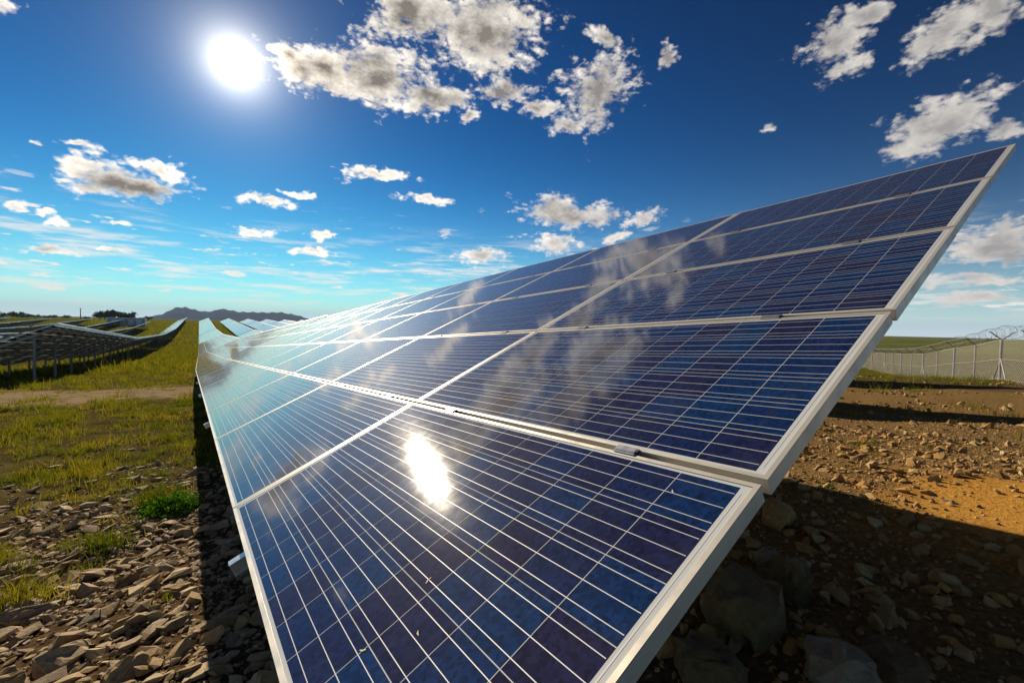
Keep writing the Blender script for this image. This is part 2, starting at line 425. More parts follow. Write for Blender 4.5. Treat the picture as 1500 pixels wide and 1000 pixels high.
def ground_mat():
    m, nt, b, o = new_mat('ground_soil_and_turf')
    geo = nt.node('ShaderNodeNewGeometry'); G = geo.outputs['Position']
    sx = nt.node('ShaderNodeSeparateXYZ'); nt.l.new(G, sx.inputs[0]); X, Y = sx.outputs[0], sx.outputs[1]
    nb = nt.noise(G, .35, 5.0, .6); nm = nt.noise(G, 2.2, 6.0, .65); nf = nt.noise(G, 30.0, 6.0, .7)
    soil = nt.mix(nt.ramp(nf, .3, .7), (.05, .034, .02, 1), (.14, .092, .05, 1))
    ochre = nt.mix(nt.ramp(nf, .3, .7), (.42, .20, .035, 1), (.55, .29, .07, 1))
    brown = nt.mix(nt.ramp(nf, .3, .7), (.12, .072, .028, 1), (.25, .16, .07, 1))
    turf = nt.mix(nt.ramp(nm, .32, .68), (.042, .034, .012, 1), (.11, .088, .03, 1))
    turf = nt.mix(nt.ramp(nf, .45, .75, 0, .55), turf, (.17, .135, .06, 1))
    turf2 = nt.mix(nt.ramp(nt.noise(G, .02, 5.0, .6), .35, .65), (.075, .10, .015, 1), (.15, .14, .03, 1))
    farf = nt.ramp(nt.vmath('LENGTH', G), 60.0, 220.0)
    turf = nt.mix(farf, turf, turf2)
    # rubble close to the row, turf further down the aisle
    left = nt.ramp(nt.math('ADD', Y, nt.math('MULTIPLY', nt.math('SUBTRACT', nm, .5), 5.0)), 4.2, 6.4)
    base = nt.mix(left, soil, turf)
    # bare strip crossing the aisle
    yy = nt.math('ADD', nt.math('SUBTRACT', Y, nt.math('MULTIPLY', X, -.35)), nt.math('MULTIPLY', nt.math('SUBTRACT', nb, .5), 9.0))
    bare = nt.math('MULTIPLY', nt.ramp(nt.math('ABSOLUTE', nt.math('SUBTRACT', yy, 20.0)), 4.4, 2.2), nt.ramp(X, 1.5, .5))
    bare = nt.math('MULTIPLY', bare, nt.ramp(nm, .3, .5))
    base = nt.mix(bare, base, (.28, .21, .12, 1))
    bare2 = nt.math('MULTIPLY', nt.ramp(nt.math('ABSOLUTE', nt.math('SUBTRACT', nt.math('ADD', Y, nt.math('MULTIPLY', nb, 6.0)), 46.0)), 2.4, 1.2), nt.ramp(X, 1.5, .5))
    bare2 = nt.math('MULTIPLY', bare2, nt.ramp(X, -3.2, -2.4))
    base = nt.mix(bare2, base, (.36, .29, .18, 1))
    # bare brown ground to the right of the row
    right = nt.math('MULTIPLY', nt.ramp(X, 1.2, 2.6), nt.ramp(nt.math('ADD', X, nt.math('MULTIPLY', nb, 8.0)), 30.0, 25.0))
    right = nt.math('MULTIPLY', right, nt.ramp(Y, 16.0, 11.0))
    base = nt.mix(right, base, brown)
    v = nt.vmath('DISTANCE', nt.vmath('MULTIPLY', G, (.55, 1.0, 0.0)), (5.2 * .55, .05, 0.0))
    oc = nt.ramp(nt.math('ADD', v, nt.math('MULTIPLY', nt.math('SUBTRACT', nm, .5), 1.1)), 1.15, .25)
    base = nt.mix(oc, base, ochre)
    nt.put(b.inputs['Base Color'], base)
    b.inputs['Roughness'].default_value = .95
    b.inputs['Specular IOR Level'].default_value = 0.0
    bp = nt.node('ShaderNodeBump'); bp.inputs['Strength'].default_value = .7; bp.inputs['Distance'].default_value = .03
    nt.put(bp.inputs['Height'], nt.math('ADD', nf, nt.noise(G, 9.0, 4.0, .6))); nt.l.new(bp.outputs[0], b.inputs['Normal'])
    return m
M_GROUND = ground_mat()
M_HILL = simple('hill_scrub', (.036, .040, .036), 1.0, 0, .35, .004)

# ------------------------------------------------------------------ terrain
EY = np.array([-400, -60, -20, 0, 20, 32, 70, 112, 149, 190, 233, 273, 340, 420, 700, 30000.])
EZ = np.array([1.2, 1.2, .9, 0, -1.13, -1.82, -3.85, -4.65, -4.95, -4.25, -3.0, -1.9, -.35, -.3, -1.2, -1.2])
def edge_z(y):
    y = np.asarray(y, float)
    return (np.interp(y - 2, EY, EZ) + np.interp(y, EY, EZ) + np.interp(y + 2, EY, EZ)) / 3
CX = np.array([-9000, -60, -3, 0, 4.2, 9, 14, 22, 30, 36, 41, 52, 75, 9000.])
CZ = np.array([0, 0, 0, 0, .30, .12, -.10, -.16, -.16, -.62, -1.03, -1.2, -1.3, -1.3])
def wob(x, y):
    s = 0
    for k, (fx, fy, ph, a) in enumerate(((.9, .5, .3, .030), (-.6, 1.1, 1.7, .028), (2.1, 1.6, .5, .016), (3.3, -2.4, 2.2, .012), (-5.1, 4.2, .9, .008), (7.3, 6.1, 3.1, .005))):
        s = s + a * np.sin(fx * x + fy * y + ph) * np.cos(.7 * fy * x - .8 * fx * y + 2 * ph)
    return s
def hgt(x, y):
    x = np.asarray(x, float); y = np.asarray(y, float)
    c = np.interp(x, CX, CZ) * np.exp(-(np.maximum(y, 0) / 45.0) ** 2)
    base = edge_z(y) - .80 + c
    r = np.hypot(x, y)
    far = np.clip((r - 380) / 400.0, 0, 1); far = far * far * (3 - 2 * far)
    w = wob(x, y) * np.clip(1 - r / 120.0, 0, 1)
    w2 = .25 * np.sin(x * .05 + 1) * np.sin(y * .043) * np.clip((r - 25) / 60, 0, 1) * (1 - far)
    return base * (1 - far) + (-2.6) * far + w + w2 * .6

def axis(segs):
    out = []
    for a, b, s in segs: out += list(np.arange(a, b, s))
    return out
def grow(start, step, end, q=1.12):
    v = []; x = start
    while x < end:
        x += step; step *= q; v.append(x)
    return v
gx = axis([(-9, 14, .13)]); gx = [-q for q in reversed(grow(9, .2, 9000))] + gx + grow(gx[-1], .2, 9000)
gy = axis([(-3, 16, .13)]); gy = [-3 - q for q in reversed(grow(0, .3, 2500, 1.25))] + gy + grow(gy[-1], .2, 10000, 1.05)
gx = np.array(gx); gy = np.array(gy)
XX, YY = np.meshgrid(gx, gy)
ZZ = hgt(XX, YY)
nx, ny = len(gx), len(gy)
I = (np.arange(ny - 1)[:, None] * nx + np.arange(nx - 1)[None, :]).ravel()
ground = add('ground', big_mesh('ground', np.stack([XX.ravel(), YY.ravel(), ZZ.ravel()], 1),
             np.stack([I, I + 1, I + 1 + nx, I + nx], 1), M_GROUND, True))
tag(ground, kind='structure')

# hills on the horizon
def hills():
    D = 6200.0
    prof = [(150,466),(190,466),(215,464),(238,460),(252,453),(262,450),(275,451),(290,455),(300,456.5),(312,456),(322,452.5),(334,454),(350,457),(372,457.5),(395,458),(410,457.5),(425,460),(437,462),(447,465.5),(458,468),(470,472)]
    n = 260
    xs = np.linspace(150, 470, n); ys = np.interp(xs, [p[0] for p in prof], [p[1] for p in prof])
    lay = 14
    V = []
    for j in range(lay):
        t = j / (lay - 1)                      # 0 near foot, .7 crest, 1 far foot
        for i in range(n):
            dr = pix(xs[i], 480); az = math.atan2(dr.x, dr.y)
            el = pix(xs[i], ys[i]); crest = max(0.0, el.z / math.hypot(el.x, el.y) * D + 3.0)
            prf = math.sin(min(1, t / .7) * math.pi / 2) ** 1.5 if t <= .7 else math.cos((t - .7) / .3 * math.pi / 2)
            dist = D + (t - .7) * 2600
            hh = crest * prf * (1 + .10 * math.sin(i * .55 + j * 1.3) * (1 - abs(t - .7)) * (0 if abs(t - .7) < .04 else 1))
            V.append((CAM.x + math.sin(az) * dist, CAM.y + math.cos(az) * dist, hh - 4))
    Fc = [[j * n + i, j * n + i + 1, (j + 1) * n + i + 1, (j + 1) * n + i] for j in range(lay - 1) for i in range(n - 1)]
    h = add('hills', mesh_from('hills', V, Fc, M_HILL, True))
    tag(h, kind='structure')
hills()

# ------------------------------------------------------------------ solar tables
MW, MH = 1.968, 0.992          # module along the row, up the slope
GU, GV = 0.010, 0.022
PW, PH = MW + GU, MH + GV
TILT = R(25.3)
CP = 0.158                     # cell pitch
# local axes of a table: x up the slope, y along the row, z out of the glass
def module_meshes():
    mx, my = (MH - 6 * CP) / 2, (MW - 12 * CP) / 2
    lam = MB(); lam.box(.006, MH - .006, .006, MW - .006, -.006, 0)
    lam = lam.mesh('module_laminate', M_BACK)
    fr = MB(); lip = .013; d = .042; t = .0022
    for (x0, x1, y0, y1) in ((0, MH, 0, lip), (0, MH, MW - lip, MW), (0, lip, lip, MW - lip), (MH - lip, MH, lip, MW - lip)):
        fr.box(x0, x1, y0, y1, -.004, t)
    for (x0, x1, y0, y1) in ((.0012, MH - .0012, .0012, .004), (.0012, MH - .0012, MW - .004, MW - .0012), (.0012, .004, .004, MW - .004), (MH - .004, MH - .0012, .004, MW - .004)):
        fr.box(x0, x1, y0, y1, -d, -.004)
    for (x0, x1, y0, y1) in ((.004, .03, .004, MW - .004), (MH - .03, MH - .004, .004, MW - .004)):
        fr.box(x0, x1, y0, y1, -d, -d + .002)
    fr = fr.mesh('module_frame', M_FRAME)
    one = MB(); one.box(0, CP - .0026, 0, CP - .0026, .0001, .00025); one = one.mesh('silicon_cell', M_CELL)
    at = one.attributes.new('rnd', 'FLOAT', 'FACE')
    grids = []
    for g in range(4):
        mb = MB(); rn = []
        for i in range(6):
            for j in range(12):
                x = mx + i * CP + .0013; y = my + j * CP + .0013
                mb.box(x, x + CP - .0026, y, y + CP - .0026, .0001, .00025)
                rn += [random.random()] * 6
        me = mb.mesh('silicon_cells', M_CELL)
        a = me.attributes.new('rnd', 'FLOAT', 'FACE'); a.data.foreach_set('value', rn)
        grids.append(me)
    bb = MB()
    for i in range(6):
        for k in range(3):
            x = mx + i * CP + CP * (k + .5) / 3
            bb.box(x - .0010, x + .0010, my + .004, MW - my - .004, .00025, .0004)
    for y in (my - .008, MW - my + .006):
        bb.box(mx + .02, MH - mx - .02, y - .0015, y + .0015, .0001, .0004)
    bb = bb.mesh('busbar_ribbons', M_BUS)
    return lam, fr, one, grids, bb, mx, my
LAM, FRM, CELL, GRIDS, BUSB, MX, MY = module_meshes()
jb = MB(); jb.box(MH - .20, MH - .09, MW / 2 - .07, MW / 2 + .07, -.032, -.008); JBOX = jb.mesh('junction_box', M_BOLT)

FIELD = {}
def field_mesh(nc):
    if nc in FIELD: return FIELD[nc]
    mb = MB()
    for c in range(nc):
        for r in range(5):
            x0, y0 = r * PH, c * PW
            mb.box(x0 + .012, x0 + MH - .012, y0 + .012, y0 + MW - .012, -.008, 0, 0)
            for (a, b, e, f) in ((0, MH, 0, .012), (0, MH, MW - .012, MW), (0, .012, .012, MW - .012), (MH - .012, MH, .012, MW - .012)):
                mb.box(x0 + a, x0 + b, y0 + e, y0 + f, -.042, .0022, 1)
    FIELD[nc] = mb.mesh('module_field', M_FIELD, M_FRAME)
    return FIELD[nc]
RAILS = {}
def purlin_mesh(L):
    k = round(L, 2)
    if k not in RAILS:
        mb = MB(); mb.box(-.025, .025, .10, L - .10, -.075, 0); mb.box(.025, .045, .10, L - .10, -.075, -.070); mb.box(.025, .045, .10, L - .10, -.005, 0)
        RAILS[k] = mb.mesh('purlin', M_STEEL)
    return RAILS[k]
GLARE = {}
def glare_mesh(L):  # glare along the top edge, put in as an added bright strip
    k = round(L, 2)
    if k not in GLARE:
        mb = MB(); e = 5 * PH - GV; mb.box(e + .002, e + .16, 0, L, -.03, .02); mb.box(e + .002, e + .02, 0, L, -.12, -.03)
        GLARE[k] = mb.mesh('glare_strip', M_GLARE)
    return GLARE[k]
rl = MB(); rl.box(-.07, 5 * PH - .03, -.022, .022, -.050, 0); rl.box(-.07, 5 * PH - .03, -.028, -.022, -.050, -.044); rl.box(-.07, 5 * PH - .03, .022, .028, -.050, -.044)
RAIL = rl.mesh('module_rail', M_CLAMP)
rf = MB(); rf.box(.25, 4.75, -.03, .03, -.12, 0); rf.box(.25, 4.75, .03, .06, -.12, -.114); rf.box(.25, 4.75, .03, .06, -.006, 0)
RAFTER = rf.mesh('rafter', M_STEEL)
cl = MB(); cl.box(-.016, .016, -.04, .04, .0024, .0050); cl.box(-.008, .008, -.04, .04, -.03, .0024); cl.box(-.009, .009, -.036, .036, .0050, .0075)
cl.box(-.006, .006, -.046, -.041, -.002, .008, 1)
CLAMP = cl.mesh('clamp', M_CLAMP, M_BOLT)
POSTC = {}
def post_mesh(h):
    h = round(h, 1)
    if h not in POSTC:
        mb = MB(); mb.box(-.05, .05, -.045, -.039, 0, 1); mb.box(-.05, .05, .039, .045, 0, 1); mb.box(-.004, .004, -.039, .039, 0, 1)
        mb.box(.044, .05, -.039, -.02, 0, 1); mb.box(-.05, -.044, -.039, -.02, 0, 1)
        POSTC[h] = mb.mesh('post', M_POST)
    return POSTC[h]

def row_x(k, y): return 10.6 * k + .0135 * max(0.0, y - 20.0)
def solar_table(k, y0, y1, label, group, detail=False, nc=None, u=None):
    x0, x1 = row_x(k, y0), row_x(k, y1)
    def ez(x, y):
        c = float(np.interp(x + 2.5, CX, CZ)) * math.exp(-(max(y, 0) / 45.0) ** 2) if k > 0 else 0
        return float(edge_z(y)) + c
    p0 = Vector((x0, y0, ez(x0, y0))); p1 = Vector((x1, y1, ez(x1, y1)))
    if detail:
        p0 = Vector((0, 0, 0)); U = Vector((0, .9984, -.0564)); V = Vector((.9055, .0239, .4238))
    else:
        U = (p1 - p0).normalized(); V = Vector((math.cos(TILT), 0, math.sin(TILT)))
    U.normalize(); V = (V - U * V.dot(U)).normalized(); N = V.cross(U).normalized()
    if nc is None: nc = int(((p1 - p0).length - .25) / PW)
    L = nc * PW - GU
    m = Matrix.Identity(4)
    for i in range(3): m[i][0], m[i][1], m[i][2], m[i][3] = V[i], U[i], N[i], p0[i]
    root = bpy.data.objects.new('solar_table', None); COL.objects.link(root)
    root.empty_display_size = .3
    root.matrix_world = m
    tag(root, label, 'solar panel', group)
    if detail:
        single = {(0, 0), (0, 1), (1, 0), (0, 2)}
        for c in range(nc):
            for r in range(5):
                jx = 0.0; jy = 0.0 if (c, r) == (0, 0) else random.uniform(-.004, .004)
                if r >= 1: jy -= .008
                md = add('solar_module', LAM, root, (r * PH + jx, c * PW + jy, random.uniform(0, .0012)))
                add('frame', FRM, md)
                tag(add('busbars', BUSB, md), kind='stuff')
                add('junction_box', JBOX, md)
                if (c, r) in single:
                    for i in range(6):
                        for j in range(12):
                            add('silicon_cell', CELL, md, (MX + i * CP + .0013, MY + j * CP + .0013, 0))
                else:
                    tag(add('silicon_cells', GRIDS[(c * 3 + r * 7) % 4], md), kind='stuff')
        for c in range(nc):
            for q in (.40, 1.52):
                add('module_rail', RAIL, root, (0 if q > 1 and c % 2 == 0 else .09, c * PW + q, -.0435))
                for r in range(1, 5):
                    add('clamp', CLAMP, root, (r * PH - GV / 2, c * PW + q, .002))
        po = -.0945
    else:
        tag(add('module_field', field_mesh(nc), root), kind='stuff')
        add('glare_strip', glare_mesh(L), root)
        po = -.045
    for r in range(5):
        add('purlin', purlin_mesh(L), root, (r * PH + .5 * MH, 0, po))
    first = 2.6 if detail else .5
    npost = max(3, int(round((L - .5 - first) / 4.1)) + 1)
    inv = m.inverted()
    # uprights stand plumb: counter-rotate each one against the table's tilt
    for i in range(npost):
        yy = first + (L - .5 - first) * i / (npost - 1)
        add('rafter', RAFTER, root, (0, yy, po - .077))
        for xx in (.95, 4.05):
            top = m @ Vector((xx, yy, po - .197))
            gz = float(hgt(top.x, top.y)) - .12
            h = max(.15, top.z - gz)
            o = add('post', post_mesh(h), root)
            pm = Matrix.Translation((top.x, top.y, gz)) @ Matrix.Diagonal((1, 1, h, 1))
            o.matrix_parent_inverse = inv
            o.matrix_basis = pm
    return root

solar_table(0, 0, 20, 'large tilted solar table with blue cells and white frames filling the foreground', None, True, 10)
BR = [20.0, 70.2, 122, 177.5, 233.5, 287, 340]
ORD = ['first', 'second', 'third', 'fourth', 'fifth', 'sixth', 'seventh', 'eighth']
for i, (a, b) in enumerate(zip(BR[:-1], BR[1:])):
    solar_table(0, a, b, '%s solar table behind the large foreground table in the same row' % ORD[i], 'tables in the foreground row')
def row(k, start, end, name, side):
    br = [start] + [q for q in BR if start + 12 < q < end - 12] + [end]
    for i, (a, b) in enumerate(zip(br[:-1], br[1:])):
        if k < 0: lab = '%s table from the dirt track end, %s solar row across the grass aisle' % (ORD[i], name)
        else: lab = '%s table from the bare ground end, %s solar row towards the fence' % (ORD[i], name)
        solar_table(k, a, b - .2, lab, 'tables of the %s row %s' % (name, side))
row(-1, 32, 340, 'first', 'across the aisle')
row(-2, 50, 240, 'second', 'across the aisle')
row(-3, 84, 274, 'third', 'across the aisle')
row(-4, 120, 264, 'fourth', 'across the aisle')
row(-5, 165, 255, 'fifth', 'across the aisle')
row(-6, 190, 250, 'sixth', 'across the aisle')
row(1, 4.1, 340, 'first', 'towards the fence')
row(2, 7.0, 340, 'second', 'towards the fence')
for k, w in ((3, 'third'), (4, 'fourth'), (5, 'fifth'), (6, 'sixth')):
    row(k, 122, 340, w, 'towards the fence')

# ------------------------------------------------------------------ transformer cabin
def cabin():
    x, y = -23.0, 262.0; z = float(hgt(x, y))
    root = bpy.data.objects.new('transformer_cabin', None); COL.objects.link(root); root.location = (x, y, z - .1)
    tag(root, 'low white transformer cabin with a flat roof at the end of the solar rows', 'cabin')
    mb = MB(); mb.box(-6.2, 6.2, -1.4, 1.4, 0, 3.5); add('wall', mb.mesh('cabin_wall', M_GREY), root)
    mb = MB(); mb.box(-6.6, 6.6, -1.9, 1.7, 3.5, 3.85); add('roof', mb.mesh('cabin_roof', M_WHITE), root)
    for s in (-6.4, 6.4):
        mb = MB(); mb.box(s - .2, s + .2, -1.7, 1.5, 0, 3.5); add('end_wall', mb.mesh('cabin_end_wall', M_WHITE), root)
    for i, dx in enumerate((-4.2, -1.4, 1.4, 4.2)):
        mb = MB(); mb.box(dx - .9, dx + .9, -1.46, -1.4, .3, 2.9); dd = add('door', mb.mesh('cabin_door', M_WHITE), root)
        mb = MB(); mb.box(dx + .6, dx + .68, -1.54, -1.46, 1.4, 1.7); add('handle', mb.mesh('handle', M_BOLT), dd)
cabin()

# ------------------------------------------------------------------ mast and trees
def at_az(px, dist):
    dd = pix(px, 470); h = math.hypot(dd.x, dd.y)
    x = CAM.x + dd.x / h * dist; y = CAM.y + dd.y / h * dist
    return x, y, float(hgt(x, y))
def mast():
    x, y, z = at_az(118, 520)
    mb = MB(); mb.bar((0, 0, 0), (0, 0, 9.5), .45, r2=.25); mb.bar((-.9, 0, 8.6), (.9, 0, 8.6), .12)
    root = add('mast', mb.mesh('mast', M_POST), None, (x, y, z))
    tag(root, 'slim grey mast standing on the horizon beyond the solar rows', 'mast')
mast()
def tree(px, dist, h, w, label, group, seed):
    r = np.random.default_rng(seed)
    x, y, z = at_az(px, dist)
    root = bpy.data.objects.new('tree', None); COL.objects.link(root); root.location = (x, y, z - .1)
    tag(root, label, 'tree', group)
    mb = MB(); mb.bar((0, 0, 0), (.1, 0, h * .5), .05 * h, r2=.025 * h)
    for a in range(4):
        th = a * 1.6 + seed; mb.bar((.05, 0, h * .3), (math.cos(th) * w * .3, math.sin(th) * w * .3, h * .65), .022 * h, r2=.01 * h)
    add('trunk', mb.mesh('tree_trunk', M_BARK), root)
    nl = 700
    cc = r.normal(size=(9, 3)) * np.array([w * .24, w * .24, h * .13]) + np.array([0, 0, h * .58])
    p = cc[r.integers(0, 9, nl)] + r.normal(size=(nl, 3)) * np.array([w * .11, w * .11, h * .09])
    a = r.normal(size=(nl, 3)); a /= np.linalg.norm(a, axis=1)[:, None]
    b = np.cross(a, r.normal(size=(nl, 3))); b /= np.linalg.norm(b, axis=1)[:, None]
    s = h * .055
    V = np.stack([p - a * s - b * s * .6, p + a * s - b * s * .6, p + a * s + b * s * .6, p - a * s + b * s * .6], 1).reshape(-1, 3)
    add('crown', big_mesh('tree_crown', V, np.arange(nl * 4).reshape(-1, 4), M_TREE), root)
for i, (px, h) in enumerate(((146, 9), (153, 9.5), (160, 9.8), (167, 10.5), (173, 10), (180, 9.2), (187, 8.6), (194, 8.8))):
    tree(px, 610 + 12 * (i % 3), h * 1.05, 9.5, 'dark round-topped tree in the clump behind the white cabin', 'trees in the clump', 40 + i)
for i, (px, h) in enumerate(((5, 6), (18, 7), (24, 7.5), (31, 5.5), (40, 6), (52, 5), (64, 4.5), (78, 5), (97, 4.5), (127, 4.0), (215, 6))):
    tree(px, 700 + 25 * (i % 4), h, 9, 'small far tree standing alone along the plain horizon', 'scattered trees on the horizon', 80 + i)

# ------------------------------------------------------------------ perimeter fence
def fence():
    P0 = Vector((30.0, 3.3, 0)); D = Vector((.909, .416, 0)).normalized(); Q = Vector((-D.y, D.x, 0))
    n0, n1 = -4, 14
    root = bpy.data.objects.new('perimeter_fence', None); COL.objects.link(root)
    b0 = P0; root.location = (b0.x, b0.y, float(hgt(b0.x, b0.y)))
    tag(root, 'long wire mesh perimeter fence with braced posts and razor wire coils', 'fence')
    inv = Matrix.Translation(-root.location)
    def child(name, mb, *mats):
        o = add(name, mb.mesh(name, *mats), root); o.matrix_parent_inverse = inv; return o
    FH = 1.85
    def gp(s):
        q = P0 + D * s; return Vector((q.x, q.y, float(hgt(q.x, q.y))))
    for i in range(n0, n1 + 1):
        g = gp(3.0 * i); big = i % 2 == 0
        mb = MB(); r = .062 if big else .045
        mb.bar(g - Vector((0, 0, .2)), g + Vector((0, 0, FH)), r, sides=8)
        po = child('post', mb, M_WOOD)
        for s in (-1, 1):
            mb = MB(); mb.bar(g + Vector((0, 0, FH - .02)), g + Vector((0, 0, FH + .36)) + Q * s * .42 + D * .0, .026)
            o = add('arm', mb.mesh('arm', M_WOOD), po)
        if i % 4 == 0:
            for s in (-1, 1):
                mb = MB(); mb.bar(g + D * s * .75 - Vector((0, 0, .12)), g + Vector((0, 0, 1.0)), .035)
                add('brace', mb.mesh('brace', M_STEEL), po)
    # wires of the mesh, woven both ways
    mb = MB(); L0, L1 = 3.0 * n0, 3.0 * n1
    th = .0050; sp = .15
    s = L0 - FH
    while s < L1:
        for sg in (1, -1):
            a0 = max(L0, s) if sg == 1 else max(L0, s); a1 = min(L1, s + FH)
            if a1 - a0 < .05: continue
            t0 = (a0 - s); t1 = (a1 - s)
            za, zb = (t0, t1) if sg == 1 else (FH - t0, FH - t1)
            A = gp(a0) + Vector((0, 0, za)) + Q * .004 * sg; B = gp(a1) + Vector((0, 0, zb)) + Q * .004 * sg
            w = Vector((0, 0, th)); dq = D * th
            if sg == 1: mb.quad(tuple(A - w + dq), tuple(B - w + dq), tuple(B + w - dq), tuple(A + w - dq))
            else: mb.quad(tuple(A - w - dq), tuple(B - w - dq), tuple(B + w + dq), tuple(A + w + dq))
        s += sp
    tag(child('wire_mesh', mb, M_WIRE), kind='stuff')
    for hz in (.06, .95, FH - .04):
        mb = MB()
        for i in range(n0, n1):
            mb.bar(gp(3 * i) + Vector((0, 0, hz)) + Q * .06, gp(3 * i + 3) + Vector((0, 0, hz)) + Q * .06, .010, sides=4)
        child('strain_wire', mb, M_WIRE)
    for s_ in (-1, 1):
        mb = MB()
        for i in range(n0, n1):
            o_ = Vector((0, 0, FH + .35)) + Q * s_ * .41
            mb.bar(gp(3 * i) + o_, gp(3 * i + 3) + o_, .009, sides=4)
        child('barbed_wire', mb, M_WIRE)
    mb = MB(); prev = None; turns = int((L1 - L0) / .34); N = turns * 14
    for i in range(N + 1):
        s = L0 + (L1 - L0) * i / N; a = 2 * math.pi * i / 14
        c = gp(s) + Vector((0, 0, FH + .34))
        rr_ = .26 + .03 * math.sin(i * .37)
        p = c + Q * math.cos(a) * rr_ + Vector((0, 0, math.sin(a) * rr_)) + D * .10 * math.sin(a * .5)
        if prev is not None: mb.bar(prev, p, .006, sides=3)
        prev = p
    tag(child('razor_coil', mb, M_WIRE), kind='stuff')
fence()

# ------------------------------------------------------------------ stones
def rock_mesh(name, mat, flat, seed, npts=13):
    r = random.Random(seed)
    bm = bmesh.new()
    for _ in range(npts):
        v = Vector((r.gauss(0, 1), r.gauss(0, 1), r.gauss(0, 1))).normalized()
        v = Vector((v.x * .5, v.y * .36, v.z * .5 * flat)) * r.uniform(.8, 1.1)
        # shale splits: flatten top and bottom
        v.z = max(-.36 * flat, min(.36 * flat, v.z))
        bm.verts.new(v)
    bmesh.ops.convex_hull(bm, input=bm.verts)
    bmesh.ops.delete(bm, geom=[v for v in bm.verts if not v.link_faces], context='VERTS')
    bmesh.ops.triangulate(bm, faces=bm.faces)
    bmesh.ops.recalc_face_normals(bm, faces=bm.faces)
    me = bpy.data.meshes.new(name); bm.to_mesh(me); bm.free(); me.materials.append(mat)
    return me
SH = [rock_mesh('shale_stone', M_STONE, f, i) for i, f in enumerate((.45, .5, .35, .6, .4, .55, .7, .38, .5, .45))]
OC = [rock_mesh('ochre_stone', M_OCHRE, f, 30 + i) for i, f in enumerate((.6, .7, .5, .8, .65, .9))]
def np_mesh(me):
    V = np.zeros(len(me.vertices) * 3, np.float32); me.vertices.foreach_get('co', V)
    Fc = np.array([list(p.vertices) for p in me.polygons], np.int32)
    return V.reshape(-1, 3), Fc
def eul(rx, ry, rz):
    cx, sx, cy, sy, cz, sz = np.cos(rx), np.sin(rx), np.cos(ry), np.sin(ry), np.cos(rz), np.sin(rz)
    M = np.empty((len(rx), 3, 3))
    M[:, 0, 0] = cz * cy; M[:, 0, 1] = cz * sy * sx - sz * cx; M[:, 0, 2] = cz * sy * cx + sz * sx
    M[:, 1, 0] = sz * cy; M[:, 1, 1] = sz * sy * sx + cz * cx; M[:, 1, 2] = sz * sy * cx - cz * sx
    M[:, 2, 0] = -sy; M[:, 2, 1] = cy * sx; M[:, 2, 2] = cy * cx
    return M
RT, DN, FW, CM = (np.array(v) for v in (RIGHT, DOWN, FWD, CAM))
def screen(P):
    q = P - CM; zc = q @ FW
    return 750 + FPX * (q @ RT) / zc, 500 + FPX * (q @ DN) / zc, zc

def scatter(region, n, smin, smax, power, lib, tilt, lean, name, label, group, nsingle, stuffname, mat, mask=None, seed=1, win=None, skipxy=None):
    r = np.random.default_rng(seed)
    x = r.uniform(region[0], region[1], n); y = r.uniform(region[2], region[3], n)
    if mask is not None:
        k = mask(x, y, r); x, y = x[k], y[k]
    n = len(x)
    s = smin * (smax / smin) ** (r.random(n) ** power)
    rx, ry = r.normal(0, tilt, n) + lean[0], r.normal(0, tilt, n) + lean[1]
    rz = r.normal(lean[2], .7, n) + np.where(r.random(n) < .5, math.pi, 0)
    sc3 = np.stack([s * r.uniform(.85, 1.3, n), s * r.uniform(.75, 1.15, n), s * r.uniform(.7, 1.1, n)], 1)
    z = hgt(x, y) + s * r.uniform(.02, .12, n)
    kind = r.integers(0, len(lib), n)
    px, py, zc = screen(np.stack([x, y, z], 1))
    size = np.where((zc > .2) & win(px, py), s * FPX / np.maximum(zc, .2), 0)
    order = np.argsort(-size)
    single = [i for i in order[:nsingle] if size[i] > 9]
    ss = set(single)
    for i in single:
        o = add(name, lib[kind[i]], None, (x[i], y[i], z[i]), (rx[i], ry[i], rz[i]), tuple(sc3[i]))
        lab_ = label(x[i], y[i], s[i]); tag(o, lab_, 'stone', lab_)
    rest = np.array([i for i in range(n) if i not in ss])
    M = eul(rx, ry, rz)
    Vs, Fs, off = [], [], 0
    for k, me in enumerate(lib):
        V0, F0 = np_mesh(me)
        idx = rest[kind[rest] == k]
        if len(idx) == 0: continue
        W = np.einsum('nij,nvj->nvi', M[idx], V0[None] * sc3[idx][:, None, :]) + np.stack([x, y, z], 1)[idx][:, None, :]
        Vs.append(W.reshape(-1, 3))
        Fs.append((F0[None] + (np.arange(len(idx)) * len(V0))[:, None, None]).reshape(-1, 3) + off)
        off += len(idx) * len(V0)
    o = add(stuffname, big_mesh(stuffname, np.concatenate(Vs), np.concatenate(Fs), mat))
    tag(o, kind='stuff')
    return o
def lab_shale(x, y, s):
    if x > -.13: return 'flat shale stone lying in the dark shadow along the panel row'
    if y > 4.3: return 'brown shale stone lying between the grass tufts beside the panel row'
    if s > .135: return 'large flat tan shale slab lying sunlit in the rubble bed'
    if s > .10: return 'medium angular brown shale stone lying sunlit in the rubble bed'
    return 'small angular brown shale stone lying sunlit in the rubble bed'
def lab_ochre(x, y, s):
    if x < 4.2: return ('large' if s > .09 else 'small') + ' brown stone lying in the shade behind the panel end'
    return ('large' if s > .09 else 'small') + ' ochre stone lying sunlit beyond the panel shadow'
inleft = lambda px, py: (px > -20) & (px < 292) & (py > 560) & (py < 1020)
inright = lambda px, py: (px > 930) & (px < 1520) & (py > 560) & (py < 1020)
def m_left(x, y, r):
    cl_ = .5 + .5 * np.sin(1.3 * x + 1.9 * y + .7) * np.cos(1.1 * y - 2.3 * x)
    return r.random(len(x)) < np.clip(1.25 - (y - 3.6) / 3.5 - .4 * cl_ * (y > 4.2), .03, 1)
